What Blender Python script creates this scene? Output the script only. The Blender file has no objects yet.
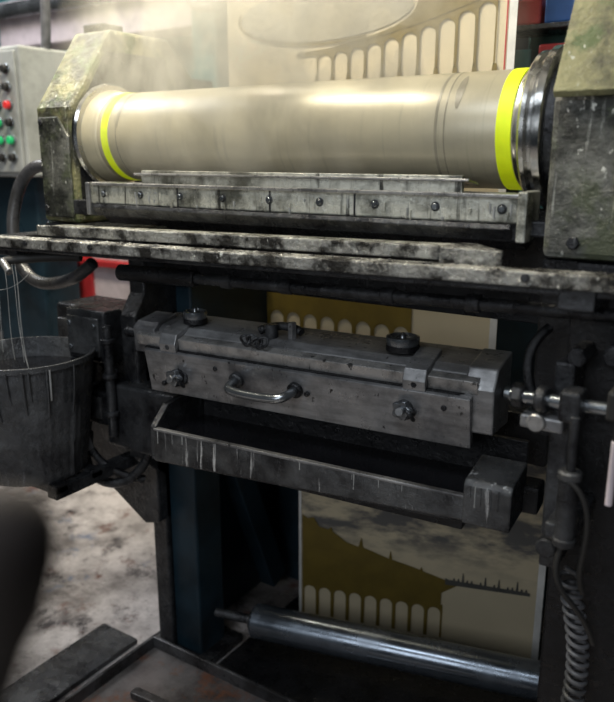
import bpy, bmesh, math, random
from mathutils import Vector, Matrix
random.seed(7)
R = math.radians
S = bpy.context.scene
COL = S.collection
XF = [Matrix.Identity(4)]

# ------------------------------------------------------------------ materials
def newmat(name):
    m = bpy.data.materials.new(name); m.use_nodes = True
    nt = m.node_tree; nt.nodes.clear()
    out = nt.nodes.new('ShaderNodeOutputMaterial')
    b = nt.nodes.new('ShaderNodeBsdfPrincipled')
    nt.links.new(b.outputs[0], out.inputs[0])
    return m, nt, b, out

def noise(nt, scale, detail=6, rough=.6, stretch=(1,1,1), off=(0,0,0), dist=0.0):
    tc = nt.nodes.new('ShaderNodeTexCoord')
    mp = nt.nodes.new('ShaderNodeMapping')
    mp.inputs['Scale'].default_value = stretch
    mp.inputs['Location'].default_value = off
    n = nt.nodes.new('ShaderNodeTexNoise')
    n.inputs['Scale'].default_value = scale
    n.inputs['Detail'].default_value = detail
    n.inputs['Roughness'].default_value = rough
    n.inputs['Distortion'].default_value = dist
    nt.links.new(tc.outputs['Object'], mp.inputs[0])
    nt.links.new(mp.outputs[0], n.inputs['Vector'])
    return n.outputs['Fac']

def ramp(nt, src, stops):
    r = nt.nodes.new('ShaderNodeValToRGB')
    e = r.color_ramp.elements
    while len(e) > len(stops): e.remove(e[-1])
    while len(e) < len(stops): e.new(.5)
    for i, (p, c) in enumerate(stops):
        e[i].position = p
        if not isinstance(c, (tuple, list)): c = (c, c, c)
        e[i].color = (c[0], c[1], c[2], 1)
    nt.links.new(src, r.inputs[0])
    return r.outputs[0]

def mix(nt, fac, a, b):
    m = nt.nodes.new('ShaderNodeMix'); m.data_type = 'RGBA'
    nt.links.new(fac, m.inputs['Factor'])
    for s, v in ((6, a), (7, b)):
        if isinstance(v, (tuple, list)): m.inputs[s].default_value = (v[0], v[1], v[2], 1)
        else: nt.links.new(v, m.inputs[s])
    return m.outputs[2]

def grimy(name, base, grime, rough=.5, metal=.6, scale=6, lo=.4, hi=.62, drip=None, bump=.15, specks=None,
          drip_lo=.6, drip_hi=.72, rough2=None, brushed=None, third=None):
    m, nt, b, out = newmat(name)
    f1 = ramp(nt, noise(nt, scale, 9, .68), [(lo, 0), (hi, 1)])
    c = mix(nt, f1, base, grime)
    if third:
        c = mix(nt, ramp(nt, noise(nt, scale*1.7, 8, .7, off=(6,6,2)), [(.5,0),(.6,1)]), c, third)
    if brushed:
        f = ramp(nt, noise(nt, 60, 4, .6, brushed), [(.3, .55), (.7, 1.25)])
        mm = nt.nodes.new('ShaderNodeMix'); mm.data_type = 'RGBA'; mm.blend_type = 'MULTIPLY'
        mm.inputs['Factor'].default_value = .7
        nt.links.new(c, mm.inputs[6]); nt.links.new(f, mm.inputs[7]); c = mm.outputs[2]
    if drip:
        f2 = ramp(nt, noise(nt, 26, 6, .7, (1.6, 1.6, .10), (3, 1, 0)), [(drip_lo, 0), (drip_hi, 1)])
        c = mix(nt, f2, c, drip)
    if specks:
        f3 = ramp(nt, noise(nt, 55, 3, .6, (1, 1, .6), (5, 2, 1)), [(.66, 0), (.70, 1)])
        c = mix(nt, f3, c, specks)
    nt.links.new(c, b.inputs['Base Color'])
    rr = ramp(nt, noise(nt, scale*2.3, 6, .6, off=(9, 3, 4)), [(.3, max(.05, rough-.15)), (.7, min(1, (rough2 or rough+.2)))])
    nt.links.new(rr, b.inputs['Roughness'])
    b.inputs['Metallic'].default_value = metal
    bp = nt.nodes.new('ShaderNodeBump'); bp.inputs['Strength'].default_value = bump
    bp.inputs['Distance'].default_value = .01
    nt.links.new(noise(nt, scale*5, 8, .7), bp.inputs['Height'])
    nt.links.new(bp.outputs[0], b.inputs['Normal'])
    return m

def plain(name, col, rough=.5, metal=0., emit=0.):
    m, nt, b, out = newmat(name)
    c = mix(nt, ramp(nt, noise(nt, 12, 5, .6), [(.35, 0), (.7, 1)]), col, tuple(x*.7 for x in col))
    nt.links.new(c, b.inputs['Base Color'])
    b.inputs['Roughness'].default_value = rough; b.inputs['Metallic'].default_value = metal
    if emit:
        b.inputs['Emission Color'].default_value = (*col, 1); b.inputs['Emission Strength'].default_value = emit
    return m

m_dark   = grimy('oily_dark_steel', (.060,.062,.066), (.010,.010,.012), .24, .45, 9, .38, .6, drip=(.28,.28,.28), drip_lo=.64, drip_hi=.73, bump=.5)
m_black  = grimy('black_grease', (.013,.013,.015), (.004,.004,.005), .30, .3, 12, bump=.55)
m_alu    = grimy('worn_aluminium', (.30,.30,.305), (.075,.075,.08), .33, .6, 6, .42, .66, brushed=(.12,1,1), bump=.16, specks=(.03,.03,.03), drip=(.48,.48,.47), drip_lo=.64, drip_hi=.74)
m_alu2   = grimy('worn_aluminium_top', (.38,.37,.36), (.09,.09,.09), .30, .6, 9, .45, .66, bump=.16, specks=(.05,.05,.05))
m_bar    = grimy('ink_crusted_steel', (.55,.54,.47), (.10,.10,.08), .26, .4, 11, .46, .62, bump=.45, drip=(.03,.03,.025), drip_lo=.56, drip_hi=.64)
m_rail   = grimy('dirty_rail_steel', (.33,.325,.30), (.022,.02,.017), .24, .5, 13, .44, .57, bump=.8, specks=(.68,.68,.62))
m_trough = grimy('trough_steel', (.105,.107,.11), (.018,.018,.02), .24, .45, 7, .40, .62, drip=(.60,.60,.60), drip_lo=.62, drip_hi=.69, bump=.5)
m_block  = grimy('mossy_grime_casting', (.26,.245,.12), (.028,.028,.016), .38, .1, 7, .42, .58, drip=(.46,.46,.38), drip_lo=.62, drip_hi=.72, bump=1., specks=(.50,.50,.42), third=(.09,.12,.04))
m_blockr = grimy('casting_side', (.17,.17,.15), (.02,.021,.017), .32, .2, 6, .40, .57, drip=(.55,.55,.50), drip_lo=.59, drip_hi=.69, bump=.9, specks=(.55,.55,.5), third=(.08,.09,.055))
m_chrome = grimy('polished_chrome', (.55,.55,.54), (.25,.25,.23), .2, 1., 5, .5, .8, bump=.04, rough2=.36)
m_chromed= grimy('dull_chrome', (.30,.32,.34), (.12,.13,.145), .28, .9, 4, .45, .75, bump=.05, rough2=.4)
m_rollst = grimy('blued_steel_roller', (.18,.205,.24), (.085,.10,.12), .28, .85, 4, .42, .7, bump=.04, rough2=.40)
m_yellow = plain('fluorescent_yellow_tape', (.78,.93,.01), .5, 0, .18)
m_hose   = grimy('black_hose_rubber', (.05,.05,.055), (.02,.02,.02), .32, .0, 10, bump=.08)
m_coil   = grimy('grey_coil_hose', (.14,.14,.15), (.05,.05,.05), .4, .0, 10, bump=.08)
m_pail   = grimy('paint_caked_pail', (.105,.108,.112), (.03,.03,.033), .28, .35, 7, .40, .66, drip=(.24,.25,.27), drip_lo=.60, drip_hi=.74, bump=.7)
m_strand = plain('dried_paint_strand', (.38,.38,.37), .45)
m_teal   = grimy('teal_machine_paint', (.05,.19,.20), (.02,.06,.065), .5, .1, 5, .4, .65)
m_teald  = grimy('dark_teal_panel', (.014,.034,.050), (.004,.009,.013), .40, .1, 3, .4, .65)
m_cab    = grimy('cabinet_grey_paint', (.36,.37,.36), (.18,.19,.18), .5, .0, 5, .45, .75)
m_white  = plain('white_panel_paint', (.62,.54,.57), .5)
m_red    = plain('red_paint', (.45,.03,.035), .45)
m_blue   = plain('blue_paint', (.03,.12,.38), .45)
m_green  = plain('green_button', (.02,.45,.15), .35, 0, .3)
m_redb   = plain('red_button', (.6,.03,.03), .35, 0, .3)
m_rubber = plain('black_rubber', (.015,.014,.013), .6)
m_brown  = plain('brown_grip', (.012,.007,.005), .9)
m_olive  = plain('olive_print_ink', (.185,.128,.018), .6)
m_wall   = grimy('hall_wall_paint', (.10,.105,.10), (.04,.045,.045), .8, 0, 2, bump=.05)
m_ceil   = grimy('hall_ceiling', (.10,.10,.10), (.05,.05,.05), .8, 0, 2, bump=.05)

def roller_mat():
    m, nt, b, out = newmat('cream_screen_cylinder')
    f = ramp(nt, noise(nt, 3, 7, .65, (1,1,1)), [(.35,0),(.70,1)])
    c = mix(nt, f, (.54,.485,.335), (.38,.34,.245))
    f2 = ramp(nt, noise(nt, 30, 4, .6, (3,.15,.15)), [(.55,0),(.75,1)])
    c = mix(nt, f2, c, (.36,.325,.23))
    nt.links.new(c, b.inputs['Base Color'])
    b.inputs['Roughness'].default_value = .40
    b.inputs['Metallic'].default_value = .15
    b.inputs['Coat Weight'].default_value = .4
    b.inputs['Coat Roughness'].default_value = .3
    return m
m_roll = roller_mat()

def paper_mat(name, clouds=False):
    m, nt, b, out = newmat(name)
    f = ramp(nt, noise(nt, 3, 4, .5), [(.3,0),(.7,1)])
    c = mix(nt, f, (.66,.57,.40), (.56,.48,.33))
    if clouds:
        tc = nt.nodes.new('ShaderNodeTexCoord'); sp = nt.nodes.new('ShaderNodeSeparateXYZ')
        nt.links.new(tc.outputs['Object'], sp.inputs[0])
        mr = nt.nodes.new('ShaderNodeMapRange')
        mr.inputs[1].default_value=.28; mr.inputs[2].default_value=.40
        nt.links.new(sp.outputs[2], mr.inputs[0])
        fc = ramp(nt, noise(nt, 6.5, 8, .62, (1,1,2.8)), [(.40,0),(.56,1)])
        mu = nt.nodes.new('ShaderNodeMath'); mu.operation='MULTIPLY'
        nt.links.new(fc, mu.inputs[0]); nt.links.new(mr.outputs[0], mu.inputs[1])
        c = mix(nt, mu.outputs[0], c, (.13,.125,.12))
    nt.links.new(c, b.inputs['Base Color'])
    b.inputs['Roughness'].default_value = .6
    return m
m_paper = paper_mat('cream_wallpaper')
m_clouds = paper_mat('cloud_printed_wallpaper', True)
m_margin = plain('white_paper_margin', (.80,.79,.76), .6)

def floor_mat():
    m, nt, b, out = newmat('paint_stained_concrete')
    c = mix(nt, ramp(nt, noise(nt, 1.7, 10, .72, off=(.4,.2,0)), [(.42,0),(.58,1)]), (.54,.50,.49), (.15,.135,.13))
    c = mix(nt, ramp(nt, noise(nt, 4, 9, .75, off=(4,4,0)), [(.53,0),(.62,1)]), c, (.05,.045,.048))
    c = mix(nt, ramp(nt, noise(nt, 7, 8, .75, off=(1,7,0)), [(.56,0),(.66,1)]), c, (.13,.06,.045))
    c = mix(nt, ramp(nt, noise(nt, 5, 6, .7, off=(8,2,0)), [(.60,0),(.70,1)]), c, (.12,.15,.22))
    c = mix(nt, ramp(nt, noise(nt, 40, 4, .7, off=(3,3,0)), [(.64,0),(.68,1)]), c, (.04,.035,.035))
    nt.links.new(c, b.inputs['Base Color'])
    nt.links.new(ramp(nt, noise(nt, 5, 5), [(.3,.12),(.7,.5)]), b.inputs['Roughness'])
    bp = nt.nodes.new('ShaderNodeBump'); bp.inputs['Strength'].default_value=.2
    nt.links.new(noise(nt, 25, 8, .7), bp.inputs['Height']); nt.links.new(bp.outputs[0], b.inputs['Normal'])
    return m
m_floor = floor_mat()
m_tray = grimy('rust_stained_tray', (.11,.11,.115), (.03,.028,.028), .3, .4, 6, .4, .6, bump=.3, drip=(.25,.25,.25), drip_lo=.66)
def tray_in():
    m, nt, b, out = newmat('tray_rust_puddle')
    c = mix(nt, ramp(nt, noise(nt, 5, 8, .7), [(.4,0),(.65,1)]), (.15,.14,.14), (.05,.045,.045))
    c = mix(nt, ramp(nt, noise(nt, 4, 8, .75, off=(2.3,1.1,0)), [(.52,0),(.64,1)]), c, (.17,.065,.03))
    nt.links.new(c, b.inputs['Base Color']); b.inputs['Roughness'].default_value=.22; b.inputs['Metallic'].default_value=.2
    return m
m_trayin = tray_in()

# ------------------------------------------------------------------ geometry helpers
def empty(name, loc=(0,0,0)):
    e = bpy.data.objects.new(name, None); COL.objects.link(e)
    e.empty_display_size = .05; e.location = loc
    return e

def finish(name, bm, mat, parent=None, bevel=0, smooth=False, mods=None):
    me = bpy.data.meshes.new(name)
    bmesh.ops.transform(bm, matrix=XF[0], verts=bm.verts)
    bmesh.ops.recalc_face_normals(bm, faces=bm.faces)
    bm.to_mesh(me); bm.free()
    o = bpy.data.objects.new(name, me); COL.objects.link(o)
    me.materials.append(mat)
    if smooth:
        for p in me.polygons: p.use_smooth = True
        try: me.set_sharp_from_angle(angle=R(40))
        except Exception: pass
    if bevel:
        b = o.modifiers.new('bevel', 'BEVEL'); b.width = bevel; b.segments = 2; b.limit_method='ANGLE'; b.angle_limit=R(40)
    if parent: o.parent = parent
    return o

def box(name, x, y, z, mat, parent=None, bevel=.003, rot=None):
    bm = bmesh.new()
    bmesh.ops.create_cube(bm, size=1)
    c = Vector(((x[0]+x[1])/2, (y[0]+y[1])/2, (z[0]+z[1])/2))
    m = Matrix.Translation(c) @ (rot.to_4x4() if rot else Matrix.Identity(4)) @ Matrix.Diagonal((abs(x[1]-x[0]), abs(y[1]-y[0]), abs(z[1]-z[0]), 1))
    bmesh.ops.transform(bm, matrix=m, verts=bm.verts)
    return finish(name, bm, mat, parent, bevel)

def prism(name, prof, axis, a0, a1, mat, parent=None, bevel=.003, prof2=None):
    bm = bmesh.new()
    def P(p, a):
        return {'x': (a, p[0], p[1]), 'y': (p[0], a, p[1]), 'z': (p[0], p[1], a)}[axis]
    v0 = [bm.verts.new(P(p, a0)) for p in prof]; v1 = [bm.verts.new(P(p, a1)) for p in (prof2 or prof)]
    n = len(prof)
    bm.faces.new(v0); bm.faces.new(v1[::-1])
    for i in range(n): bm.faces.new((v0[i], v0[(i+1)%n], v1[(i+1)%n], v1[i]))
    return finish(name, bm, mat, parent, bevel)

def lathe(name, prof, p0, p1, mat, parent=None, seg=48, closed=True):
    p0 = Vector(p0); d = (Vector(p1)-p0).normalized()
    q = d.to_track_quat('Z', 'Y').to_matrix()
    bm = bmesh.new(); rings = []
    for t, r in prof:
        rings.append([bm.verts.new(p0 + q @ Vector((r*math.cos(2*math.pi*k/seg), r*math.sin(2*math.pi*k/seg), t))) for k in range(seg)])
    for a, b in zip(rings, rings[1:]):
        for k in range(seg): bm.faces.new((a[k], a[(k+1)%seg], b[(k+1)%seg], b[k]))
    if closed:
        bm.faces.new(rings[0][::-1]); bm.faces.new(rings[-1])
    return finish(name, bm, mat, parent, 0, True)

def cyl(name, p0, p1, r, mat, parent=None, seg=28, ch=None):
    L = (Vector(p1)-Vector(p0)).length
    c = min(r*.15, L*.2) if ch is None else ch
    return lathe(name, [(0, r-c), (c, r), (L-c, r), (L, r-c)], p0, p1, mat, parent, seg)

def tube(name, pts, r, mat, parent=None, ribs=False, res=10, seg=12):
    cu = bpy.data.curves.new(name+'_path', 'CURVE'); cu.dimensions='3D'
    sp = cu.splines.new('NURBS'); sp.points.add(len(pts)-1)
    for i, p in enumerate(pts):
        v = XF[0] @ Vector(p); sp.points[i].co = (*v, 1)
    sp.use_endpoint_u = True; sp.order_u = min(4, len(pts)); sp.resolution_u = res
    to = bpy.data.objects.new(name+'_tmp', cu); COL.objects.link(to)
    dg = bpy.context.evaluated_depsgraph_get(); dg.update()
    me0 = to.evaluated_get(dg).to_mesh()
    path = [v.co.copy() for v in me0.vertices]
    to.evaluated_get(dg).to_mesh_clear()
    bpy.data.objects.remove(to); bpy.data.curves.remove(cu)
    L = [0]
    for a, b in zip(path, path[1:]): L.append(L[-1]+(b-a).length)
    step = r*.35 if ribs else max(r*.8, L[-1]/200)
    if name.startswith('coiled'): step = r*.8
    n = max(2, int(L[-1]/step)); out = []
    j = 0
    for i in range(n+1):
        s = L[-1]*i/n
        while j < len(L)-2 and L[j+1] < s: j += 1
        f = (s-L[j])/max(1e-9, L[j+1]-L[j]); out.append(path[j].lerp(path[j+1], min(1, f)))
    bm = bmesh.new(); rings = []
    nrm = None
    for i, p in enumerate(out):
        d = (out[min(i+1, n)]-out[max(i-1, 0)]).normalized()
        if nrm is None:
            nrm = d.orthogonal().normalized()
        nrm = (nrm - d*nrm.dot(d)).normalized(); bi = d.cross(nrm)
        rr = r*(1+.10*(1 if (i//2)%2 else -1)) if ribs else r
        rings.append([bm.verts.new(p+(nrm*math.cos(2*math.pi*k/seg)+bi*math.sin(2*math.pi*k/seg))*rr) for k in range(seg)])
    for a, b in zip(rings, rings[1:]):
        for k in range(seg): bm.faces.new((a[k], a[(k+1)%seg], b[(k+1)%seg], b[k]))
    bm.faces.new(rings[0][::-1]); bm.faces.new(rings[-1])
    sx = XF[0]; XF[0] = Matrix.Identity(4)
    o = finish(name, bm, mat, parent, 0, True); XF[0] = sx
    return o

def bolt(name, p, r, mat, parent, d=(0,-1,0), h=None, hexa=False):
    p = Vector(p); d = Vector(d); h = h or r*.7
    return cyl(name, p, p+d*h, r, mat, parent, 6 if hexa else 18)

def yawed(px, py, deg, tilt=0):
    T = Matrix.Translation((px, py, 0))
    return T @ Matrix.Rotation(R(deg), 4, 'Z') @ T.inverted()

# ------------------------------------------------------------------ camera
H = 1.55
cam_d = bpy.data.cameras.new('camera'); cam = bpy.data.objects.new('camera', cam_d); COL.objects.link(cam)
cam_d.sensor_fit = 'HORIZONTAL'; cam_d.sensor_width = 36; cam_d.lens = 36*750/614
cam.location = (0, 0, H)
cam.rotation_euler = (R(90-14.64), 0, R(33.4))
cam_d.clip_start = .02
cam_d.dof.use_dof = True; cam_d.dof.focus_distance = 1.7; cam_d.dof.aperture_fstop = 3.0
S.camera = cam

# ------------------------------------------------------------------ room shell
def plane_box(name, x, y, z, mat): return box(name, x, y, z, mat, None, 0)
plane_box('floor', (-6, 2.5), (-1.8, 4.2), (-.1, 0), m_floor)
plane_box('wall_back', (-6, 2.5), (4.2, 4.3), (0, 3.8), m_wall)
plane_box('wall_left', (-6.1, -6), (-1.8, 4.3), (0, 3.8), m_wall)
plane_box('ceiling', (-6.1, 2.5), (-1.8, 4.3), (3.8, 3.9), m_ceil)

# ------------------------------------------------------------------ machine body
bh = empty('bearing_housing')
prof = [(1.46,1.36),(1.46,1.68),(1.62,1.90),(1.86,1.90),(1.98,1.78),(1.98,1.36)]
prism('housing_casting', prof, 'x', -1.90, -1.745, m_block, bh, .012)
prism('housing_side_plate', [(1.475,1.38),(1.475,1.66),(1.60,1.84),(1.84,1.84),(1.84,1.38)], 'x', -1.75, -1.744, m_dark, bh, .002)
prism('housing_front_skin', [(-1.885,1.375),(-1.76,1.375),(-1.76,1.60),(-1.80,1.655),(-1.885,1.655)], 'y', 1.452, 1.461, m_blockr, bh, .004)
for x,z in ((-1.87,1.40),(-1.87,1.64)):
    bolt('housing_bolt', (x,1.453,z), .009, m_dark, bh, hexa=True)
bh2 = empty('bearing_housing')
prof = [(1.37,1.37),(1.37,1.64),(1.50,1.88),(1.60,2.02),(1.90,2.02),(1.95,1.37)]
prism('housing_casting', prof, 'x', -.395, -.02, m_blockr, bh2, .012)
prism('housing_cap', [(1.362,1.645),(1.355,1.655),(1.487,1.895),(1.585,2.03),(1.60,2.02),(1.50,1.88)], 'x', -.392, -.02, m_block, bh2, .002)
for x,z in ((-.34,1.40),(-.12,1.43)):
    bolt('housing_bolt', (x,1.37,z), .012, m_dark, bh2, hexa=True)

fr = empty('press_side_frame')
prism('side_plate', [(1.50,.0),(1.50,.62),(1.42,.70),(1.42,1.12),(1.46,1.18),(1.46,1.355),(1.98,1.355),(2.3,1.2),(2.3,.0),(2.1,.0),(2.1,.5),(1.72,.62),(1.68,.0)], 'x', -1.56, -1.50, m_dark, fr, .006)
box('housing_seat', (-1.90,-1.56), (1.46,1.98), (1.28,1.358), m_dark, fr, .006)
box('column', (-1.56,-1.40), (1.52,1.64), (0,.80), m_teald, fr, .008)
box('column_foot', (-1.60,-1.36), (1.505,1.68), (0,.03), m_dark, fr, .004)
box('column_skin', (-1.555,-1.50), (1.512,1.52), (.03,.78), m_trough, fr, .002)
box('crosshead', (-1.86,-1.50), (1.44,1.60), (.78,1.12), m_dark, fr, .01)
box('crosshead_step', (-1.60,-1.33), (1.38,1.52), (.74,.93), m_dark, fr, .008)
box('crosshead_plate', (-1.84,-1.72), (1.425,1.44), (.86,1.08), m_trough, fr, .004)
prism('crosshead_gusset', [(-1.86,.78),(-1.50,.78),(-1.50,.48),(-1.56,.46),(-1.86,.64)], 'y', 1.47, 1.53, m_dark, fr, .005)
box('slide_block', (-1.74,-1.58), (1.38,1.45), (.98,1.13), m_dark, fr, .008)
box('slide_block_cap', (-1.73,-1.60), (1.372,1.382), (1.00,1.11), m_trough, fr, .003)
box('slide_block_low', (-1.70,-1.55), (1.37,1.45), (.80,.90), m_dark, fr, .008)
box('slide_block_low_cap', (-1.68,-1.60), (1.362,1.372), (.82,.885), m_trough, fr, .003)
for x,z in ((-1.715,1.02),(-1.715,1.09),(-1.615,1.02),(-1.615,1.09),(-1.68,.85),(-1.57,.85)):
    bolt('slide_bolt', (x,1.372,z), .008, m_chromed, fr, hexa=True)
for x in (-1.80,-1.66,-1.60): bolt('crosshead_bolt', (x,1.43,.86 if x<-1.7 else .95), .014, m_dark, fr, hexa=True)
cyl('guide_post', (-1.555,1.365,.78), (-1.555,1.365,1.10), .013, m_dark, fr)
for z in (.84,.95,1.05): cyl('guide_post_ring', (-1.555,1.365,z), (-1.555,1.365,z+.015), .020, m_dark, fr)
tube('oil_pipe', [(-1.66,1.36,.98),(-1.68,1.33,.86),(-1.64,1.33,.72),(-1.56,1.36,.66),(-1.50,1.42,.64)], .012, m_black, fr)
tube('oil_pipe_low', [(-1.70,1.40,.80),(-1.70,1.36,.68),(-1.62,1.34,.60),(-1.50,1.40,.64),(-1.47,1.42,.74)], .014, m_dark, fr)
cyl('pipe_joint', (-1.70,1.375,.70), (-1.70,1.385,.76), .024, m_dark, fr)
cyl('pipe_union', (-1.63,1.33,.73), (-1.65,1.33,.78), .020, m_alu, fr, 6)
box('inner_side_panel', (-1.56,-1.52), (1.66,2.38), (0,1.2), m_teald, fr, .004)
fr2 = empty('press_side_frame')
box('column', (-.335,-.10), (1.38,1.60), (0,1.365), m_black, fr2, .006)
box('column_upper', (-.40,-.335), (1.40,1.60), (1.02,1.365), m_black, fr2, .006)
xb = empty('cross_member')
box('cross_beam', (-1.50,-.3), (2.15,2.25), (.62,.74), m_dark, xb, .006)
box('black_backing', (-1.50,-.41), (1.555,1.57), (1.215,1.445), m_black, xb, .003)  # added black sheet, covers the web between blade bar and rail
box('backing_foot', (-1.50,-.41), (1.555,1.62), (1.205,1.22), m_black, xb, .003)
box('cross_beam_mid', (-1.50,-.42), (1.62,1.70), (.86,.98), m_black, xb, .006)
box('beam_hanger', (-1.50,-1.44), (1.58,2.25), (.74,1.21), m_teald, xb, .006)
box('diagonal_brace', (-1.46,-1.40), (1.78,1.86), (.05,.75), m_teald, xb, .005, Matrix.Rotation(R(22),3,'X'))
box('rear_panel', (-1.50,-.10), (2.40,2.44), (0,1.30), m_teald, None, .004)
box('floor_shade_sheet', (-1.34,-.36), (1.52,2.38), (.0,.02), m_black, None, .004)  # added black sheet, stands in for the shade on the floor under the press
pm = empty('ink_pump')
box('pump_base', (-1.48,-1.28), (2.05,2.3), (.02,.40), m_teald, pm, .008)
box('pump_body', (-1.46,-1.30), (2.08,2.28), (.40,.52), m_teal, pm, .015)
cyl('pump_cap', (-1.38,2.18,.52), (-1.38,2.18,.58), .05, m_teald, pm)

rod = empty('guide_rod')
cyl('rod_shaft', (-1.46,1.34,1.258), (-.05,1.34,1.288), .0125, m_dark, rod)
cyl('rod_sleeve', (-1.46,1.34,1.258), (-1.20,1.34,1.2635), .021, m_black, rod)
for x in (-1.12,-.95,-.70,-.52): cyl('rod_collar', (x,1.34,1.258+(x+1.46)*.0213), (x+.03,1.34,1.259+(x+1.46)*.0213), .017, m_dark, rod)

# ------------------------------------------------------------------ print cylinder
pc = empty('print_cylinder')
Yc, Zc = 1.60, 1.60
lathe('cylinder_body', [(0,.116),(.012,.12),(.99,.12),(1.19,.12),(1.20,.116)], (-1.70,Yc,Zc), (-.50,Yc,Zc), m_roll, pc, 96)
lathe('tape_ring_left', [(0,.1210),(.026,.1210)], (-1.656,Yc,Zc), (-1,Yc,Zc), m_yellow, pc, 96)
lathe('tape_ring_right', [(0,.1215),(.030,.1215)], (-.534,Yc,Zc), (0,Yc,Zc), m_yellow, pc, 96)
lathe('cylinder_collar_left', [(0,.10),(.0,.128),(.010,.131),(.020,.127),(.050,.124),(.056,.119)], (-1.728,Yc,Zc), (-1,Yc,Zc), m_roll, pc, 72)
lathe('flange_left', [(0,.13),(.0,.148),(.010,.150),(.016,.144),(.016,.12)], (-1.742,Yc,Zc), (-1,Yc,Zc), m_chrome, pc, 72)
lathe('cylinder_collar_right', [(0,.121),(.005,.1235),(.013,.1235),(.015,.118)], (-.501,Yc,Zc), (0,Yc,Zc), m_chrome, pc, 72)
lathe('flange_right', [(0,.12),(0,.145),(.006,.152),(.014,.152),(.020,.146),(.026,.146),(.032,.160),(.046,.160),(.050,.155)], (-.484,Yc,Zc), (0,Yc,Zc), m_chrome, pc, 96)
lathe('hub_right', [(0,.14),(.035,.14)], (-.434,Yc,Zc), (0,Yc,Zc), m_dark, pc, 64)
m_seam = plain('seam_ink', (.30,.27,.20), .35)
lathe('seam_ring', [(0,.1204),(.006,.1204)], (-.665,Yc,Zc), (0,Yc,Zc), m_seam, pc, 96)
lathe('seam_ring_fine', [(0,.1204),(.003,.1204)], (-.645,Yc,Zc), (0,Yc,Zc), m_seam, pc, 96)
lathe('seam_ring_left', [(0,.1204),(.004,.1204)], (-1.60,Yc,Zc), (0,Yc,Zc), m_seam, pc, 96)
def smear(x0, x1, a0, a1, seed):
    rnd = random.Random(seed); bm = bmesh.new(); n=14; prev=None
    for i in range(n+1):
        f=i/n; a=R(a0+(a1-a0)*f); w=(x1-x0)*(.25+.75*math.sin(math.pi*f))*rnd.uniform(.85,1.05); xm=(x0+x1)/2
        r=.1206; y=Yc-r*math.cos(a); z=Zc+r*math.sin(a)
        cur=(bm.verts.new((xm-w/2,y,z)),bm.verts.new((xm+w/2,y,z)))
        if prev: bm.faces.new((prev[0],prev[1],cur[1],cur[0]))
        prev=cur
    finish('ink_smear', bm, m_seam, pc, 0, True)
smear(-.630,-.612,20,62,1); smear(-1.598,-1.588,10,50,3)

# ------------------------------------------------------------------ doctor blade assembly under cylinder
db = empty('doctor_blade')
box('blade_plate', (-1.46,-.555), (1.405,1.462), (1.496,1.501), m_alu2, db, .001, Matrix.Rotation(R(-10),3,'X'))
box('blade_plate_riser', (-1.44,-.57), (1.412,1.425), (1.478,1.512), m_bar, db, .002)
box('clamp_bar', (-1.62,-.435), (1.392,1.412), (1.425,1.478), m_bar, db, .004)
box('clamp_bar_top', (-1.60,-.44), (1.386,1.455), (1.472,1.480), m_alu2, db, .002)
prism('blade_holder', [(1.40,1.43),(1.40,1.392),(1.43,1.372),(1.50,1.40),(1.50,1.46)], 'x', -1.58, -.44, m_black, db, .003)
prism('holder_edge', [(1.388,1.425),(1.383,1.415),(1.402,1.392),(1.412,1.398)], 'x', -1.60, -.46, m_dark, db, .002)
for i in range(9):
    x = -1.56+i*.135
    cyl('clamp_screw_washer', (x,1.393,1.452), (x,1.390,1.452), .0095, m_dark, db)
    cyl('clamp_screw', (x,1.391,1.452), (x,1.386,1.452), .006, m_chromed, db)
for x in (-1.3,-1.02,-.8):
    box('bar_joint', (x,x+.004), (1.3905,1.40), (1.426,1.477), m_black, db, 0)
prism('bar_end_bracket', [(1.38,1.485),(1.38,1.392),(1.42,1.390),(1.46,1.40),(1.46,1.485)], 'x', -.448, -.43, m_bar, db, .003)
prism('bar_end_bracket_left', [(1.385,1.48),(1.385,1.395),(1.42,1.39),(1.455,1.40),(1.455,1.48)], 'x', -1.625, -1.61, m_alu, db, .003)
box('bar_arm_right', (-.445,-.40), (1.42,1.50), (1.40,1.43), m_dark, db, .004)
box('bar_arm_left', (-1.72,-1.60), (1.42,1.455), (1.39,1.43), m_dark, db, .004)
rd = random.Random(21)
for i in range(34):
    x=rd.uniform(-1.58,-.46); l=rd.uniform(.006,.026)
    lathe('bar_drip',[(0,.0028),(l*.6,.0022),(l,.0008)],(x,1.391,1.43+rd.uniform(0,.035)),(x,1.391,0),m_bar if i%2 else m_strand,db,6)

# ------------------------------------------------------------------ rails / shelf
rl = empty('support_rail')
def sloped(name, x0, x1, y, za, zb, th, mat, par, bevel=.003, tipy=0, nseg=1):
    bm = bmesh.new(); vs=[]
    for (x, zt, t) in ((x0, za, 0), (x1, zb, tipy)):
        vs.append([bm.verts.new(p) for p in ((x,y[0]+t,zt-th),(x,y[1],zt-th),(x,y[1],zt),(x,y[0]+t,zt))])
    bm.faces.new(vs[0]); bm.faces.new(vs[1][::-1])
    for i in range(4): bm.faces.new((vs[0][i],vs[0][(i+1)%4],vs[1][(i+1)%4],vs[1][i]))
    return finish(name, bm, mat, par, bevel)
sloped('front_rail', -2.25, -.02, (1.24,1.29), 1.328, 1.368, .026, m_rail, rl)
sloped('front_rail_lower', -2.20, -.02, (1.27,1.33), 1.305, 1.340, .014, m_dark, rl)
sloped('drip_shelf', -1.72, -.56, (1.30,1.385), 1.364, 1.384, .022, m_bar, rl)
sloped('drip_shelf_lip', -1.72, -.56, (1.292,1.300), 1.369, 1.389, .027, m_rail, rl)
prism('drip_shelf_tip', [(-.56,1.292),(-.56,1.385),(-.52,1.385),(-.44,1.30),(-.44,1.292)], 'z', 1.356, 1.386, m_rail, rl, .002)
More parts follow.
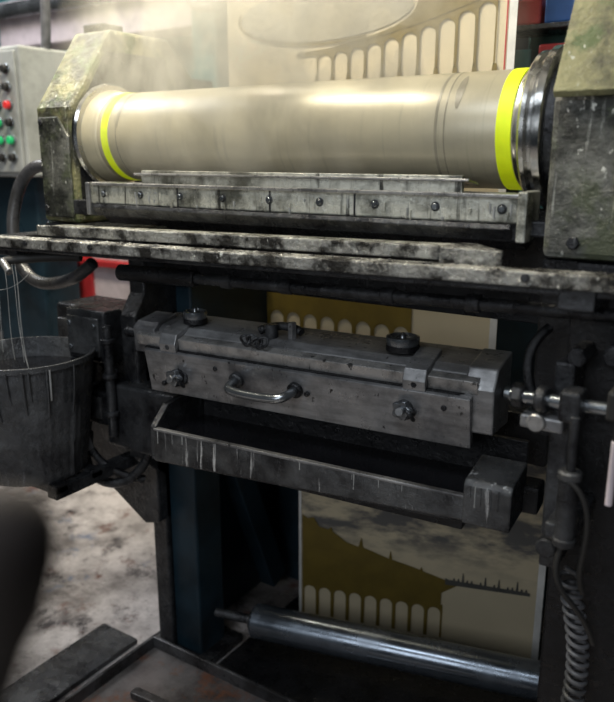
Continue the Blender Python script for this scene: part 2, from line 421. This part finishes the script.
box('rail_bracket_right', (-.33,-.27), (1.26,1.375), (1.30,1.345), m_dark, rl)
box('rail_bracket_left', (-1.88,-1.80), (1.28,1.455), (1.28,1.335), m_dark, rl)
for x in (-1.7,-1.45,-.38,-.14): bolt('rail_bolt', (x,1.24,1.318+ (x+2.25)*.018), .008, m_dark, rl, hexa=True)
for i in range(90):
    x = -1.75+random.random()*1.6
    z = 1.315+(x+2.2)*.016; l = random.uniform(.004,.026)
    lathe('ink_crust', [(0,.0050),(l*.5,.0035),(l,.001)], (x,1.275+random.random()*.03,z), (x,1.28,z-1), m_rail if i%3 else m_black, rl, 6)
rc = random.Random(3)
for i in range(110):
    x=-1.75+rc.random()*1.65; y=rc.uniform(1.245,1.288); z=1.328+(x+2.25)*.0179
    r=rc.uniform(.002,.007)
    lathe('ink_lump', [(0,r),(r*.3,r*.8),(r*.5,r*.3)], (x,y,z-.0005), (x,y,z+1), m_rail if i%2 else m_black, rl, 7)

# ------------------------------------------------------------------ ink carriage
XF[0] = yawed(-1.34, 1.32, 4.5)
ic = empty('ink_duct_carriage')
X0, X1 = -1.385, -.455
prism('carriage_body', [(1.345,1.075),(1.338,1.118),(1.36,1.132),(1.455,1.145),(1.455,1.02),(1.36,1.00)], 'x', X0+.02, X1-.06, m_alu, ic, .003)
prism('carriage_end_left', [(1.33,1.06),(1.325,1.125),(1.345,1.138),(1.42,1.150),(1.42,1.05)], 'x', X0-.02, X0+.05, m_alu, ic, .003)
prism('carriage_end_right', [(1.325,1.00),(1.318,1.095),(1.345,1.135),(1.45,1.150),(1.45,.99)], 'x', X1-.075, X1-.012, m_alu, ic, .004)
prism('front_plate', [(1.322,.965),(1.300,1.078),(1.318,1.082),(1.340,.968)], 'x', X0+.035, X1-.055, m_alu, ic, .002)
prism('front_plate_upper', [(1.318,1.083),(1.312,1.112),(1.338,1.118),(1.345,1.085)], 'x', X0+.0, X1-.045, m_alu2, ic, .002)
box('seam_gap', (X0+.03,X1-.08), (1.310,1.322), (1.0795,1.0835), m_black, ic, 0)
for x in (X0+.085, X1-.20):
    prism('clamp_pad', [(1.302,1.078),(1.298,1.10),(1.308,1.124),(1.40,1.150),(1.40,1.14),(1.315,1.112),(1.310,1.08)], 'x', x, x+.05, m_alu, ic, .002)
    bolt('clamp_pad_bolt', (x+.025,1.303,1.092), .007, m_dark, ic, hexa=True)
for x, r in ((X0+.135,.030),(X1-.235,.037)):
    c = (x,1.385,1.140)
    lathe('hand_wheel', [(0,r*.5),(.010,r*.5),(.012,r*.95),(.024,r),(.030,r*.98),(.032,r*.8),(.026,r*.72),(.026,r*.25),(.034,r*.2),(.038,.004)], c, (c[0],c[1],2), m_chromed, ic, 40)
    lathe('hand_wheel_base', [(0,r*1.0),(.012,r*1.0)], c, (c[0],c[1],2), m_black, ic, 32)
for x, z in ((X0+.135,1.018),(X1-.195,1.035)):
    lathe('lock_knob_base', [(0,.026),(.008,.026),(.010,.019),(.02,.018)], (x,1.316,z), (x,0.3,z+.15), m_dark, ic, 32)
    bm = bmesh.new(); n=40
    a=[];b=[]
    for k in range(n):
        t=2*math.pi*k/n; r=.021*(1+.13*math.cos(5*t))
        a.append(bm.verts.new((x+r*math.cos(t),1.297,z+r*math.sin(t)))); b.append(bm.verts.new((x+r*.93*math.cos(t),1.282,z+.002+r*.93*math.sin(t))))
    bm.faces.new(a); bm.faces.new(b[::-1])
    for k in range(n): bm.faces.new((a[k],a[(k+1)%n],b[(k+1)%n],b[k]))
    finish('lock_knob', bm, m_chromed, ic, .002)
    cyl('lock_knob_stud', (x,1.285,z), (x,1.272,z+.002), .009, m_alu, ic)
    tube('lock_knob_wing', [(x+.012,1.284,z+.004),(x+.022,1.276,z+.002),(x+.026,1.284,z-.012),(x+.022,1.30,z-.02)], .0045, m_dark, ic)
hx0, hx1, hz = X0+.31, X0+.47, 1.045
tube('handle', [(hx0,1.312,hz-.01),(hx0,1.262,hz-.014),(hx0+.012,1.255,hz-.02),(hx0+.05,1.252,hz-.022),(hx1-.05,1.252,hz-.022),(hx1-.012,1.255,hz-.02),(hx1,1.262,hz-.014),(hx1,1.312,hz-.01)], .0105, m_chromed, ic, seg=16)
for hx in (hx0,hx1): cyl('handle_foot', (hx,1.314,hz-.008), (hx,1.298,hz-.012), .019, m_dark, ic)
for x,z in ((X0+.09,.995),(X0+.5,1.03),(X1-.11,1.05),(X0+.25,1.055)):
    cyl('plate_rivet', (x,1.322,z), (x,1.302,z), .006, m_dark, ic)
for k in range(4):
    cx = X0+.325+.019*k
    pts=[(cx+.013*math.cos(t),1.325-.004*k+.006*math.sin(2*t),1.130+.013*math.sin(t)+(.004 if k%2 else 0)) for t in [i*math.pi/4 for i in range(10)]]
    tube('chain_link', pts, .0032, m_dark, ic, seg=8)
tube('hose_stub', [(X0+.33,1.38,1.142),(X0+.36,1.39,1.160),(X0+.41,1.40,1.162),(X0+.44,1.39,1.148)], .010, m_dark, ic)
cyl('top_fitting', (X0+.37,1.37,1.13), (X0+.37,1.37,1.165), .016, m_dark, ic)
cyl('top_fitting_cap', (X0+.42,1.38,1.13), (X0+.42,1.38,1.172), .011, m_alu, ic, 6)
cyl('pivot_shaft', (X1-.01,1.39,1.075), (-.36,1.39,1.075), .014, m_chromed, ic)
cyl('pivot_collar', (X1+.005,1.39,1.075), (X1+.03,1.39,1.075), .026, m_dark, ic)
cyl('pivot_nut', (X1+.04,1.39,1.075), (X1+.065,1.39,1.075), .024, m_dark, ic, 6)
cyl('pivot_shaft_left', (X0-.10,1.39,1.09), (X0,1.39,1.09), .014, m_dark, ic)
cyl('pivot_nut_left', (X0-.06,1.39,1.09), (X0-.035,1.39,1.09), .026, m_dark, ic, 6)

# ------------------------------------------------------------------ ink trough
tr = empty('ink_trough')
TX0, TX1 = -1.285, -.40
prism('trough_front', [(1.245,.895),(1.242,.812),(1.258,.806),(1.262,.895)], 'x', TX0, TX1-.08, m_trough, tr, .003,
      [(1.245,.895),(1.242,.845),(1.258,.838),(1.262,.895)])
box('trough_front_lip', (TX0,TX1-.09), (1.243,1.258), (.890,.897), m_alu, tr, .002)
prism('trough_bottom', [(1.25,.806),(1.46,.806),(1.46,.818),(1.25,.818)], 'x', TX0, TX1-.02, m_dark, tr, .002,
      [(1.25,.838),(1.46,.838),(1.46,.85),(1.25,.85)])
box('trough_back', (TX0,TX1-.02), (1.445,1.46), (.82,.955), m_black, tr, .002)
prism('trough_end_left', [(1.246,.812),(1.246,.90),(1.30,.945),(1.45,.955),(1.45,.812)], 'x', TX0-.012, TX0+.006, m_dark, tr, .003)
prism('trough_end_right', [(1.235,.842),(1.235,.925),(1.245,.935),(1.36,.945),(1.36,.842)], 'x', TX1-.095, TX1, m_trough, tr, .004)
m_ink = plain('glossy_black_ink', (.012,.012,.014), .08)
box('ink_surface', (TX0+.005,TX1-.10), (1.262,1.445), (.862,.872), m_ink, tr, 0)
box('trough_under_frame', (TX0+.02,TX1-.12), (1.33,1.44), (.775,.806), m_black, tr, .004)
box('trough_arm_right', (TX1-.01,TX1+.03), (1.34,1.40), (.84,.90), m_black, tr, .006)
rd = random.Random(5)
for i in range(40):
    x=rd.uniform(TX0+.01,TX1-.01); l=rd.uniform(.01,.045); w=rd.uniform(.0008,.0020); z0=.893 if x<TX1-.095 else .925; yf=1.2445 if x<TX1-.095 else 1.235
    lathe('trough_drip',[(0,w),(l*.8,w*.8),(l,w*1.3),(l+w*1.5,w*.4)],(x,yf,z0),(x,yf-.002,0),m_strand if i%4==0 else m_trough,tr,6)
XF[0] = Matrix.Identity(4)

# ------------------------------------------------------------------ right-hand mechanism
rm = empty('throw_off_mechanism')
box('mount_plate', (-.335,-.30), (1.30,1.38), (.80,1.20), m_dark, rm, .005)
cyl('shaft', (-.40,1.27,1.135), (-.20,1.25,1.145), .012, m_chromed, rm)
cyl('shaft_collar', (-.35,1.264,1.138), (-.33,1.262,1.14), .024, m_dark, rm)
cyl('shaft_nut', (-.395,1.268,1.135), (-.375,1.267,1.136), .020, m_dark, rm, 6)
box('clevis_block', (-.305,-.27), (1.225,1.275), (1.115,1.17), m_dark, rm, .006)
box('link_block', (-.375,-.30), (1.25,1.30), (1.085,1.11), m_alu, rm, .004)
cyl('link_eye', (-.345,1.25,1.10), (-.345,1.24,1.10), .016, m_alu2, rm)
cyl('cylinder_rod', (-.275,1.225,1.13), (-.275,1.225,.98), .008, m_dark, rm)
cyl('air_cylinder', (-.275,1.225,1.02), (-.275,1.225,.90), .018, m_dark, rm)
cyl('air_cylinder_cap', (-.275,1.225,1.035), (-.275,1.225,1.018), .020, m_trough, rm)
cyl('air_cylinder_foot', (-.275,1.225,.912), (-.275,1.225,.895), .020, m_trough, rm)
box('cylinder_mount', (-.31,-.26), (1.225,1.38), (.90,.93), m_dark, rm, .004)
tube('air_line', [(-.27,1.21,1.02),(-.235,1.21,1.0),(-.235,1.22,.90),(-.25,1.23,.84),(-.24,1.25,.80)], .005, m_rubber, rm)
tube('air_line_second', [(-.275,1.22,.90),(-.29,1.21,.85),(-.26,1.21,.80),(-.23,1.24,.76),(-.215,1.26,.70)], .005, m_rubber, rm)
tube('pressure_hose', [(-.36,1.34,1.25),(-.39,1.30,1.22),(-.385,1.28,1.18),(-.36,1.29,1.12)], .009, m_black, rm)
box('valve_body', (-.225,-.16), (1.20,1.38), (1.14,1.19), m_rubber, rm, .006)
cyl('white_rod', (-.205,1.20,1.11), (-.205,1.20,1.00), .006, m_white, rm)
cyl('white_rod_clip', (-.205,1.20,1.00), (-.205,1.20,1.145), .004, m_rubber, rm)
cyl('guide_bolt', (-.235,1.28,1.225), (-.235,1.38,1.225), .020, m_dark, rm, 8)
cyl('adjust_nut', (-.30,1.30,1.21), (-.30,1.38,1.21), .018, m_dark, rm, 6)
cyl('lower_pin', (-.31,1.24,.87), (-.31,1.38,.87), .018, m_dark, rm)
ch = empty('coiled_air_hose')
pts=[]
turns=15
for i in range(turns*10+1):
    t=i/10*2*math.pi; f=i/(turns*10)
    cxh=-.288+.03*f+.018*math.sin(f*3.1); z=.78-.30*f
    pts.append((cxh+.019*math.cos(t),1.335+.019*math.sin(t),z))
tube('coiled_section', pts, .0045, m_coil, ch, seg=7, res=2)
tube('coil_tail', [(-.269,1.335,.78),(-.27,1.33,.79),(-.29,1.32,.80)], .0045, m_coil, ch)
tube('coil_tail_low', [(-.24,1.335,.48),(-.25,1.34,.42),(-.22,1.35,.3),(-.22,1.37,.02)], .0045, m_coil, ch)

# ------------------------------------------------------------------ wallpaper web
ww = empty('wallpaper_web')
wl = empty('wallpaper_web')
def sheet(name, p0, p1, z0, z1, mat, par, wav=.0):
    bm=bmesh.new(); nx,nz=30,16; g=[]
    for j in range(nz+1):
        row=[]
        for i in range(nx+1):
            f=i/nx; x=p0[0]+(p1[0]-p0[0])*f; y=p0[1]+(p1[1]-p0[1])*f+wav*math.sin(f*7+j*.15)
            row.append(bm.verts.new((x,y,z0+(z1-z0)*j/nz)))
        g.append(row)
    for j in range(nz):
        for i in range(nx): bm.faces.new((g[j][i],g[j][i+1],g[j+1][i+1],g[j+1][i]))
    return finish(name,bm,mat,par,0,True)
def art(name, polys, p0, p1, mat, par, off=.004):
    bm=bmesh.new(); d=Vector((p1[0]-p0[0],p1[1]-p0[1])).normalized()
    for poly in polys:
        clean=[]
        for q in poly:
            if not clean or (abs(q[0]-clean[-1][0])+abs(q[1]-clean[-1][1]))>1e-5: clean.append(q)
        vs=[bm.verts.new((p0[0]+d.x*s+d.y*off, p0[1]+d.y*s-d.x*off, z)) for s,z in clean]
        try: bm.faces.new(vs)
        except Exception: pass
    bm.normal_update()
    bmesh.ops.triangulate(bm, faces=bm.faces, ngon_method='EAR_CLIP')
    return finish(name,bm,mat,par,0,False)
def arcade(s0, w, n, ow, zb, topfn, zcapfn):
    out=[]
    for i in range(n):
        c=s0+w*(i+.5); zt=topfn(c); r=ow/2
        arcL=[(c-r*math.cos(math.pi/2*k/8), zt-r+r*math.sin(math.pi/2*k/8)) for k in range(9)]
        arcR=[(c+r*math.cos(math.pi/2*k/8), zt-r+r*math.sin(math.pi/2*k/8)) for k in range(8,-1,-1)]
        out.append([(c-w/2,zb),(c-r,zb)]+arcL+[(c,zcapfn(c)),(c-w/2,zcapfn(c-w/2))])
        out.append([(c,zcapfn(c))]+arcR+[(c+r,zb),(c+w/2,zb),(c+w/2,zcapfn(c+w/2))])
    return out
A0,A1=(-1.58,1.95),(-.665,1.95)
sheet('web_upper',A0,A1,1.10,2.6,m_paper,ww)
sheet('web_middle',A0,A1,.75,1.10,m_paper,ww)
art('web_upper_margin',[[(.895,.75),(.915,.75),(.915,2.6),(.895,2.6)]],A0,A1,m_margin,ww,.003)
art('web_edge_line',[[(.888,1.5),(.892,1.5),(.892,2.6),(.888,2.6)]],A0,A1,m_red,ww,.003)
def rz(s): return 1.828+(.105*((s-.30)/.58)**1.7 if s>.30 else 0)
polys=arcade(.33,.0535,10,.045,1.772,rz,lambda s: rz(s)+.014)
for i in range(11):
    s=.33+i*.0535
    polys.append([(s-.008,1.752),(s+.008,1.752),(s+.005,1.775),(s-.005,1.775)])
polys.append([(.26,rz(.26)+.0),(.33,rz(.33)),(.33,rz(.33)+.014),(.26,rz(.26)+.010)])
lo=[(.36+.525*k/14, rz(.36+.525*k/14)+.012) for k in range(15)]
OC,OA,OB=(.345,1.940),.30,.085
def oval(t,k=0): return (OC[0]+(OA-k)*math.cos(t), OC[1]+(OB-k)*math.sin(t))
up=[(.885,2.2),(.66,2.2),(.655,2.02),(.65,1.96)]+[oval(-k*math.pi/24) for k in range(1,9)]
polys.append(lo+up)
polys.append([oval(-math.pi*k/24) for k in range(8,27)]+[oval(-math.pi*k/24,.008) for k in range(26,7,-1)])
art('web_upper_print',polys,A0,A1,m_olive,ww,.004)
m_greyprint=plain('pale_grey_print',(.40,.36,.27),.6)
art('web_upper_oval',[[oval(2*math.pi*k/40,.012) for k in range(40)]],A0,A1,m_greyprint,ww,.0035)
art('web_mid_print',arcade(.02,.064,10,.050,.78,lambda s:1.062,lambda s:1.20),A0,A1,m_olive,ww,.004)
cyl('web_turn_roller',(-1.43,1.99,1.20),(-.45,1.99,1.20),.030,m_chromed,ww)
B0,B1=(-1.25,1.85),(-.506,2.06)
LB=math.hypot(B1[0]-B0[0],B1[1]-B0[1])
sheet('web_lower',B0,B1,.021,.80,m_clouds,wl)
art('web_lower_margin',[[(LB-.020,.021),(LB,.021),(LB,.8),(LB-.020,.8)],[(0,.021),(.009,.021),(.009,.8),(0,.8)]],B0,B1,m_margin,wl,.005)
hill=[(.012,.42),(.03,.41),(.05,.415),(.07,.385),(.10,.38),(.11,.39),(.115,.375),(.16,.345),(.20,.335),(.21,.37),(.216,.335),(.25,.325),(.30,.31),(.305,.34),(.311,.308),(.36,.298),(.40,.288),(.405,.30),(.41,.285),(.46,.272),(.50,.262),(.52,.255),(.47,.22),(.47,.178),(.012,.178)]
art('web_lower_hill_print',[hill],B0,B1,m_olive,wl,.004)
art('web_lower_arch_print',arcade(.012,.0515,9,.040,.06,lambda s:.165,lambda s:.1785),B0,B1,m_olive,wl,.0042)
m_grey=plain('grey_print_ink',(.10,.098,.09),.6)
sky=[(.48,.275)]
for i in range(18):
    s=.49+i*.0135; z=.266+.003*math.sin(i*2.1)+(.030 if i in (3,8,11,15) else .006*(i%3))
    sky += [(s,.27),(s+.002,z+.004),(s+.005,z+.004),(s+.007,.27)]
sky += [(.735,.268),(.735,.258),(.48,.252)]
art('web_lower_skyline_print',[sky],B0,B1,m_grey,wl,.0045)

# ------------------------------------------------------------------ lower guide roller
lr = empty('guide_roller')
a=Vector((-1.25,1.60,.165)); b=Vector((-.345,1.83,.165)); d=(b-a).normalized(); LR=(b-a).length
lathe('roller_body',[(0,.046),(.006,.052),(LR-.006,.052),(LR,.046)],a,b,m_rollst,lr,64)
lathe('roller_end_cap',[(0,.030),(.004,.036),(.012,.036)],a-d*.010,b,m_dark,lr,32)
cyl('roller_axle',a-d*.13,b,.014,m_dark,lr)

# ------------------------------------------------------------------ drip tray on floor
dt = empty('drip_tray')
tx0,tx1,ty0,ty1=-1.58,-.36,1.02,1.495
box('tray_base',(tx0,tx1),(ty0,ty1),(0.0,.012),m_trayin,dt,.002)
box('tray_rim_back',(tx0,tx1),(ty1-.012,ty1),(0,.05),m_tray,dt,.003)
box('tray_rim_front',(tx0,tx1),(ty0,ty0+.012),(0,.05),m_tray,dt,.003)
box('tray_rim_left',(tx0,tx0+.012),(ty0,ty1),(0,.05),m_tray,dt,.003)
box('tray_rim_right',(tx1-.012,tx1),(ty0,ty1),(0,.05),m_tray,dt,.003)
box('tray_bar',(tx0+.12,tx1-.05),(1.30,1.33),(.012,.035),m_tray,dt,.003,Matrix.Rotation(R(3),3,'Z'))
box('kick_plate', (-1.80,-1.64),(1.06,1.48),(0,.018),m_dark,None,.004)
box('rubber_floor_mat', (-2.6,-1.0),(.4,.99),(0,.012),m_black,None,.003)

# ------------------------------------------------------------------ bucket
bk = empty('paint_bucket')
bx,by,bz=-1.72,1.22,.70
def pail_shell():
    from mathutils import noise as mn
    seg=160; bm=bmesh.new(); rings=[]
    base=[(0,.0),(0,.138),(.004,.140)]+[(.004+.012*i,.140+.00145*i) for i in range(1,26)]+[(.318,.177),(.320,.184),(.334,.184),(.334,.175),(.318,.171),(.30,.168),(.02,.136),(.02,.0)]
    for t,r in base:
        ring=[]
        for k in range(seg):
            a=2*math.pi*k/seg
            o=0
            if r>.139 and .003<t<.331 and not(.299<t<.301 and r<.17):
                n1=mn.noise(Vector((math.cos(a)*6,math.sin(a)*6,t*3)))
                n2=mn.noise(Vector((math.cos(a)*14,math.sin(a)*14,t*7+4)))
                o=max(0,n1)*.006+max(0,n2)*.004
            rib=.003*math.exp(-((t-.115)/.004)**2)+.003*math.exp(-((t-.255)/.004)**2)
            rr=r+(o+rib if r>.139 and t<.31 and r!=.168 else 0)
            ring.append(bm.verts.new((bx+rr*math.cos(a),by+rr*math.sin(a),bz+t)))
        rings.append(ring)
    for p,q in zip(rings,rings[1:]):
        for k in range(seg): bm.faces.new((p[k],p[(k+1)%seg],q[(k+1)%seg],q[k]))
    bmesh.ops.remove_doubles(bm,verts=bm.verts,dist=1e-5)
    finish('bucket_shell',bm,m_pail,bk,0,True)
pail_shell()
lathe('dark_liquid',[(0,.0),(0,.166),(.004,.166),(.004,0)],(bx,by,bz+.275),(bx,by,3),m_ink,bk,48,False)
for i in range(16):
    t=random.uniform(-3.1,.5); l=random.uniform(.03,.14); r=.184; w=random.uniform(.0015,.0035)
    x=bx+r*math.cos(t); y=by+r*math.sin(t)
    x2=bx+(r-.118*l-.004)*math.cos(t+.02); y2=by+(r-.118*l-.004)*math.sin(t+.02)
    tube('paint_run',[(x,y,bz+.325),(x,y,bz+.325-l*.5),(x2,y2,bz+.325-l)],w,m_strand if i%4==0 else m_pail,bk,seg=8)
bs = empty('bucket_bracket')
box('bracket_arm',(-1.86,-1.56),(1.16,1.20),(.675,.70),m_dark,bs,.003)
box('bracket_arm_rear',(-1.86,-1.56),(1.28,1.32),(.675,.70),m_dark,bs,.003)
box('bracket_stem',(-1.60,-1.56),(1.16,1.47),(.66,.695),m_dark,bs,.003)
sp_ = empty('ink_spout')
tube('spout_pipe',[(-1.62,1.35,1.285),(-1.70,1.31,1.285),(-1.78,1.25,1.280),(-1.80,1.225,1.268)],.013,m_rubber,sp_)
cyl('spout_tip',(-1.78,1.222,1.275),(-1.73,1.205,1.252),.010,m_alu2,sp_)
for i in range(6):
    x=-1.84+i*.034+random.uniform(-.01,.01); y=1.20+random.uniform(-.03,.05)
    tube('paint_strand',[(x,y,1.295+random.uniform(-.02,0)),(x+.012,y,1.2),(x-.010,y,1.1),(x+random.uniform(-.01,.03),y,random.uniform(.99,1.02))],.0008,m_strand,sp_,seg=5)
tube('strand_net',[(-1.86,1.21,1.20),(-1.76,1.22,1.18),(-1.66,1.22,1.26)],.0008,m_strand,sp_,seg=5)

# ------------------------------------------------------------------ hose at left
hs = empty('suction_hose')
tube('hose_loop',[(-1.91,1.55,1.50),(-2.00,1.54,1.535),(-2.08,1.53,1.49),(-2.11,1.52,1.42),(-2.12,1.50,1.34),(-2.10,1.49,1.22),(-2.02,1.49,1.155),(-1.92,1.50,1.16),(-1.82,1.50,1.19),(-1.75,1.50,1.24)],.019,m_hose,hs,False,seg=18)
cyl('hose_clamp',(-1.915,1.55,1.503),(-1.93,1.549,1.512),.023,m_chromed,hs)

# ------------------------------------------------------------------ background objects
cc = empty('control_cabinet')
cx0,cx1,cy=-3.30,-2.74,2.05
box('cabinet_body',(cx0,cx1),(cy,cy+.35),(1.46,1.98),m_cab,cc,.01)
box('cabinet_stand',(cx0+.1,cx1-.1),(cy+.1,cy+.3),(0,1.46),m_teald,cc,.01)
box('cabinet_face',(cx0+.02,cx1-.02),(cy-.012,cy),(1.48,1.96),m_cab,cc,.004)
for j,(z) in enumerate((1.54,1.61,1.68,1.75,1.82,1.89)):
    for i,x in enumerate((-2.95,-2.88,-2.81)):
        mm = {(1,1):m_green,(1,2):m_green,(2,1):m_green,(3,2):m_redb,(4,1):m_redb}.get((j,i), m_rubber)
        cyl('button_bezel',(x,cy-.012,z),(x,cy-.020,z),.021,m_chromed,cc)
        cyl('push_button',(x,cy-.020,z),(x,cy-.038,z),.016,mm,cc)
tube('cabinet_conduit',[(-2.76,2.2,1.98),(-2.72,2.2,2.2),(-2.74,2.2,2.6),(-2.7,2.2,3.79)],.02,m_coil,cc)
bc = empty('storage_cart')
box('cart_body',(-3.4,-2.55),(2.45,2.9),(.62,1.50),m_white,bc,.01)
box('cart_red_panel',(-3.2,-2.85),(2.43,2.45),(.75,1.35),m_red,bc,.005)
box('cart_red_stripe',(-2.85,-2.55),(2.43,2.45),(1.22,1.27),m_red,bc,.005)
box('cart_shelf',(-3.4,-2.5),(2.40,2.9),(1.04,1.07),m_red,bc,.004)
for x in (-3.35,-2.6): box('cart_leg',(x,x+.05),(2.5,2.8),(0,.62),m_dark,bc,.004)
rk = empty('drying_unit')
box('unit_housing',(-4.2,-1.3),(3.0,3.5),(1.9,2.9),m_teal,rk,.02)
box('unit_duct',(-3.9,-2.2),(2.8,3.0),(2.12,2.36),m_white,rk,.01)
for x in (-3.8,-2.7,-1.5): box('unit_leg',(x,x+.1),(3.1,3.3),(0,1.9),m_teald,rk,.006)
cyl('unit_pipe',(-4.0,2.76,2.30),(-1.6,2.76,2.30),.04,m_chromed,rk)
pf = empty('unwind_stand')
box('upright_left',(-2.04,-1.92),(2.3,2.5),(0,2.6),m_teal,pf,.008)
box('upright_left_inner',(-1.86,-1.74),(2.3,2.38),(0,2.6),m_teald,pf,.008)
box('upright_right',(-.80,-.62),(2.46,2.6),(0,2.6),m_teal,pf,.008)
box('header_beam',(-2.0,-.3),(2.51,2.58),(2.30,2.42),m_dark,pf,.008)
box('red_beam',(-.95,.2),(2.6,2.7),(1.94,2.0),m_red,pf,.008)
box('white_side_panel',(-.85,.3),(2.7,2.75),(0,2.5),m_cab,pf,.008)
tube('stand_cable',[(-2.1,2.25,2.35),(-1.98,2.2,2.08),(-1.86,2.15,2.02),(-1.68,2.15,2.06),(-1.60,2.25,2.32)],.014,m_coil,pf,True)
vb = empty('valve_shelf')
box('shelf_board_upper',(-.92,-.45),(2.30,2.455),(1.90,1.915),m_dark,vb,.003)
box('shelf_board_lower',(-.92,-.45),(2.30,2.455),(1.78,1.795),m_dark,vb,.003)
box('red_bin',(-.83,-.72),(2.31,2.42),(1.915,1.985),m_red,vb,.006)
box('blue_bin',(-.71,-.62),(2.31,2.42),(1.915,1.99),m_blue,vb,.006)
box('red_bin_low',(-.72,-.60),(2.31,2.42),(1.795,1.86),m_red,vb,.006)
box('blue_bin_low',(-.83,-.74),(2.31,2.42),(1.795,1.85),m_teal,vb,.006)
cyl('valve_pipe',(-.92,2.28,2.04),(-.45,2.28,2.04),.016,m_chromed,vb)
box('shelf_side',(-.465,-.45),(2.27,2.455),(1.70,2.10),m_dark,vb,.003)
box('shelf_side_left',(-.92,-.905),(2.27,2.455),(1.70,2.10),m_dark,vb,.003)
gm = empty('drive_motor')
cyl('motor_body',(-2.32,2.02,1.88),(-2.10,2.02,1.88),.070,m_dark,gm)
for i in range(7): cyl('motor_fin',(-2.30+i*.03,2.02,1.88),(-2.292+i*.03,2.02,1.88),.080,m_dark,gm)
cyl('motor_end_bell',(-2.10,2.02,1.88),(-2.05,2.02,1.88),.055,m_alu,gm)
box('terminal_box',(-2.26,-2.16),(1.97,2.07),(1.94,2.00),m_dark,gm,.005)
box('motor_arm',(-2.26,-1.94),(2.06,2.30),(1.78,1.82),m_dark,gm,.006)

# ------------------------------------------------------------------ foreground lever on its own stand
fl = empty('operating_lever')
g=(-.226,.143,1.404)
lathe('lever_grip',[(0,.006),(.004,.012),(.02,.016),(.045,.018),(.058,.017),(.067,.013),(.072,.005)],(g[0]-.011,g[1]+.0,g[2]-.038),(g[0]+.013,g[1],g[2]+.038),m_brown,fl,32)
tube('lever_stem',[(g[0]-.006,g[1],g[2]-.03),(g[0]-.025,g[1],g[2]-.08),(g[0]-.09,g[1]-.05,g[2]-.18),(g[0]-.25,g[1]-.12,g[2]-.6),(g[0]-.25,g[1]-.12,.02)],.010,m_brown,fl)
cyl('lever_base',(g[0]-.25,g[1]-.12,0),(g[0]-.25,g[1]-.12,.03),.09,m_dark,fl)

# ------------------------------------------------------------------ steam
def steam():
    C=(-1.14,1.56,1.80); E=(.66,.36,.42)
    bm=bmesh.new(); bmesh.ops.create_uvsphere(bm,u_segments=32,v_segments=16,radius=1)
    bmesh.ops.transform(bm,matrix=Matrix.Translation(C)@Matrix.Diagonal((*E,1)),verts=bm.verts)
    m=bpy.data.materials.new('steam'); m.use_nodes=True; nt=m.node_tree; nt.nodes.clear()
    out=nt.nodes.new('ShaderNodeOutputMaterial'); v=nt.nodes.new('ShaderNodeVolumePrincipled')
    v.inputs['Color'].default_value=(.97,.93,.80,1)
    v.inputs['Anisotropy'].default_value=.1
    nt.links.new(v.outputs[0],out.inputs['Volume'])
    tc=nt.nodes.new('ShaderNodeTexCoord')
    fac=noise(nt,6.0,6,.62,(1,1,.7),(.3,0,.2),1.6)
    d=ramp(nt,fac,[(.44,.02),(.64,1)])
    sub=nt.nodes.new('ShaderNodeVectorMath'); sub.operation='SUBTRACT'; sub.inputs[1].default_value=C
    dv=nt.nodes.new('ShaderNodeVectorMath'); dv.operation='DIVIDE'; dv.inputs[1].default_value=E
    ln=nt.nodes.new('ShaderNodeVectorMath'); ln.operation='LENGTH'
    nt.links.new(tc.outputs['Object'],sub.inputs[0]); nt.links.new(sub.outputs[0],dv.inputs[0]); nt.links.new(dv.outputs[0],ln.inputs[0])
    mr=nt.nodes.new('ShaderNodeMapRange'); mr.inputs[1].default_value=1; mr.inputs[2].default_value=.3; mr.inputs[3].default_value=0; mr.inputs[4].default_value=9.0
    nt.links.new(ln.outputs['Value'],mr.inputs[0])
    mu=nt.nodes.new('ShaderNodeMath'); mu.operation='MULTIPLY'
    nt.links.new(d,mu.inputs[0]); nt.links.new(mr.outputs[0],mu.inputs[1]); nt.links.new(mu.outputs[0],v.inputs['Density'])
    return finish('steam_cloud',bm,m)
steam()

# ------------------------------------------------------------------ lights
def area(name, loc, target, size, power, col=(1,1,1), sy=None):
    l=bpy.data.lights.new(name,'AREA'); l.size=size; l.energy=power; l.color=col
    if sy: l.shape='RECTANGLE'; l.size_y=sy
    o=bpy.data.objects.new(name,l); COL.objects.link(o); o.location=loc
    o.rotation_euler=(Vector(target)-Vector(loc)).to_track_quat('-Z','Y').to_euler()
    return o
area('ceiling_lamp',(-1.7,1.10,3.1),(-1.35,1.5,1.4),.7,66,(1,.92,.74),.35)
area('ceiling_lamp_rear',(-2.3,2.4,3.3),(-1.6,1.6,1.5),1.0,66,(1,.90,.70),.6)
area('ceiling_lamp_far',(-3.6,1.6,3.4),(-2.6,2.0,0),1.2,58,(.95,.97,1),.8)
area('ceiling_lamp_front',(-.5,-.3,3.2),(-.9,1.3,1.0),1.2,27,(.86,.93,1),.7)
area('low_front_fill',(-.5,-1.5,2.0),(-.9,1.9,.35),1.4,19,(.88,.94,1),.9)  # added low fill that brightens the lower web, no real source
w=bpy.data.worlds.new('world'); S.world=w; w.use_nodes=True
w.node_tree.nodes['Background'].inputs[0].default_value=(.5,.6,.7,1)
w.node_tree.nodes['Background'].inputs[1].default_value=.05
S.view_settings.view_transform='Standard'
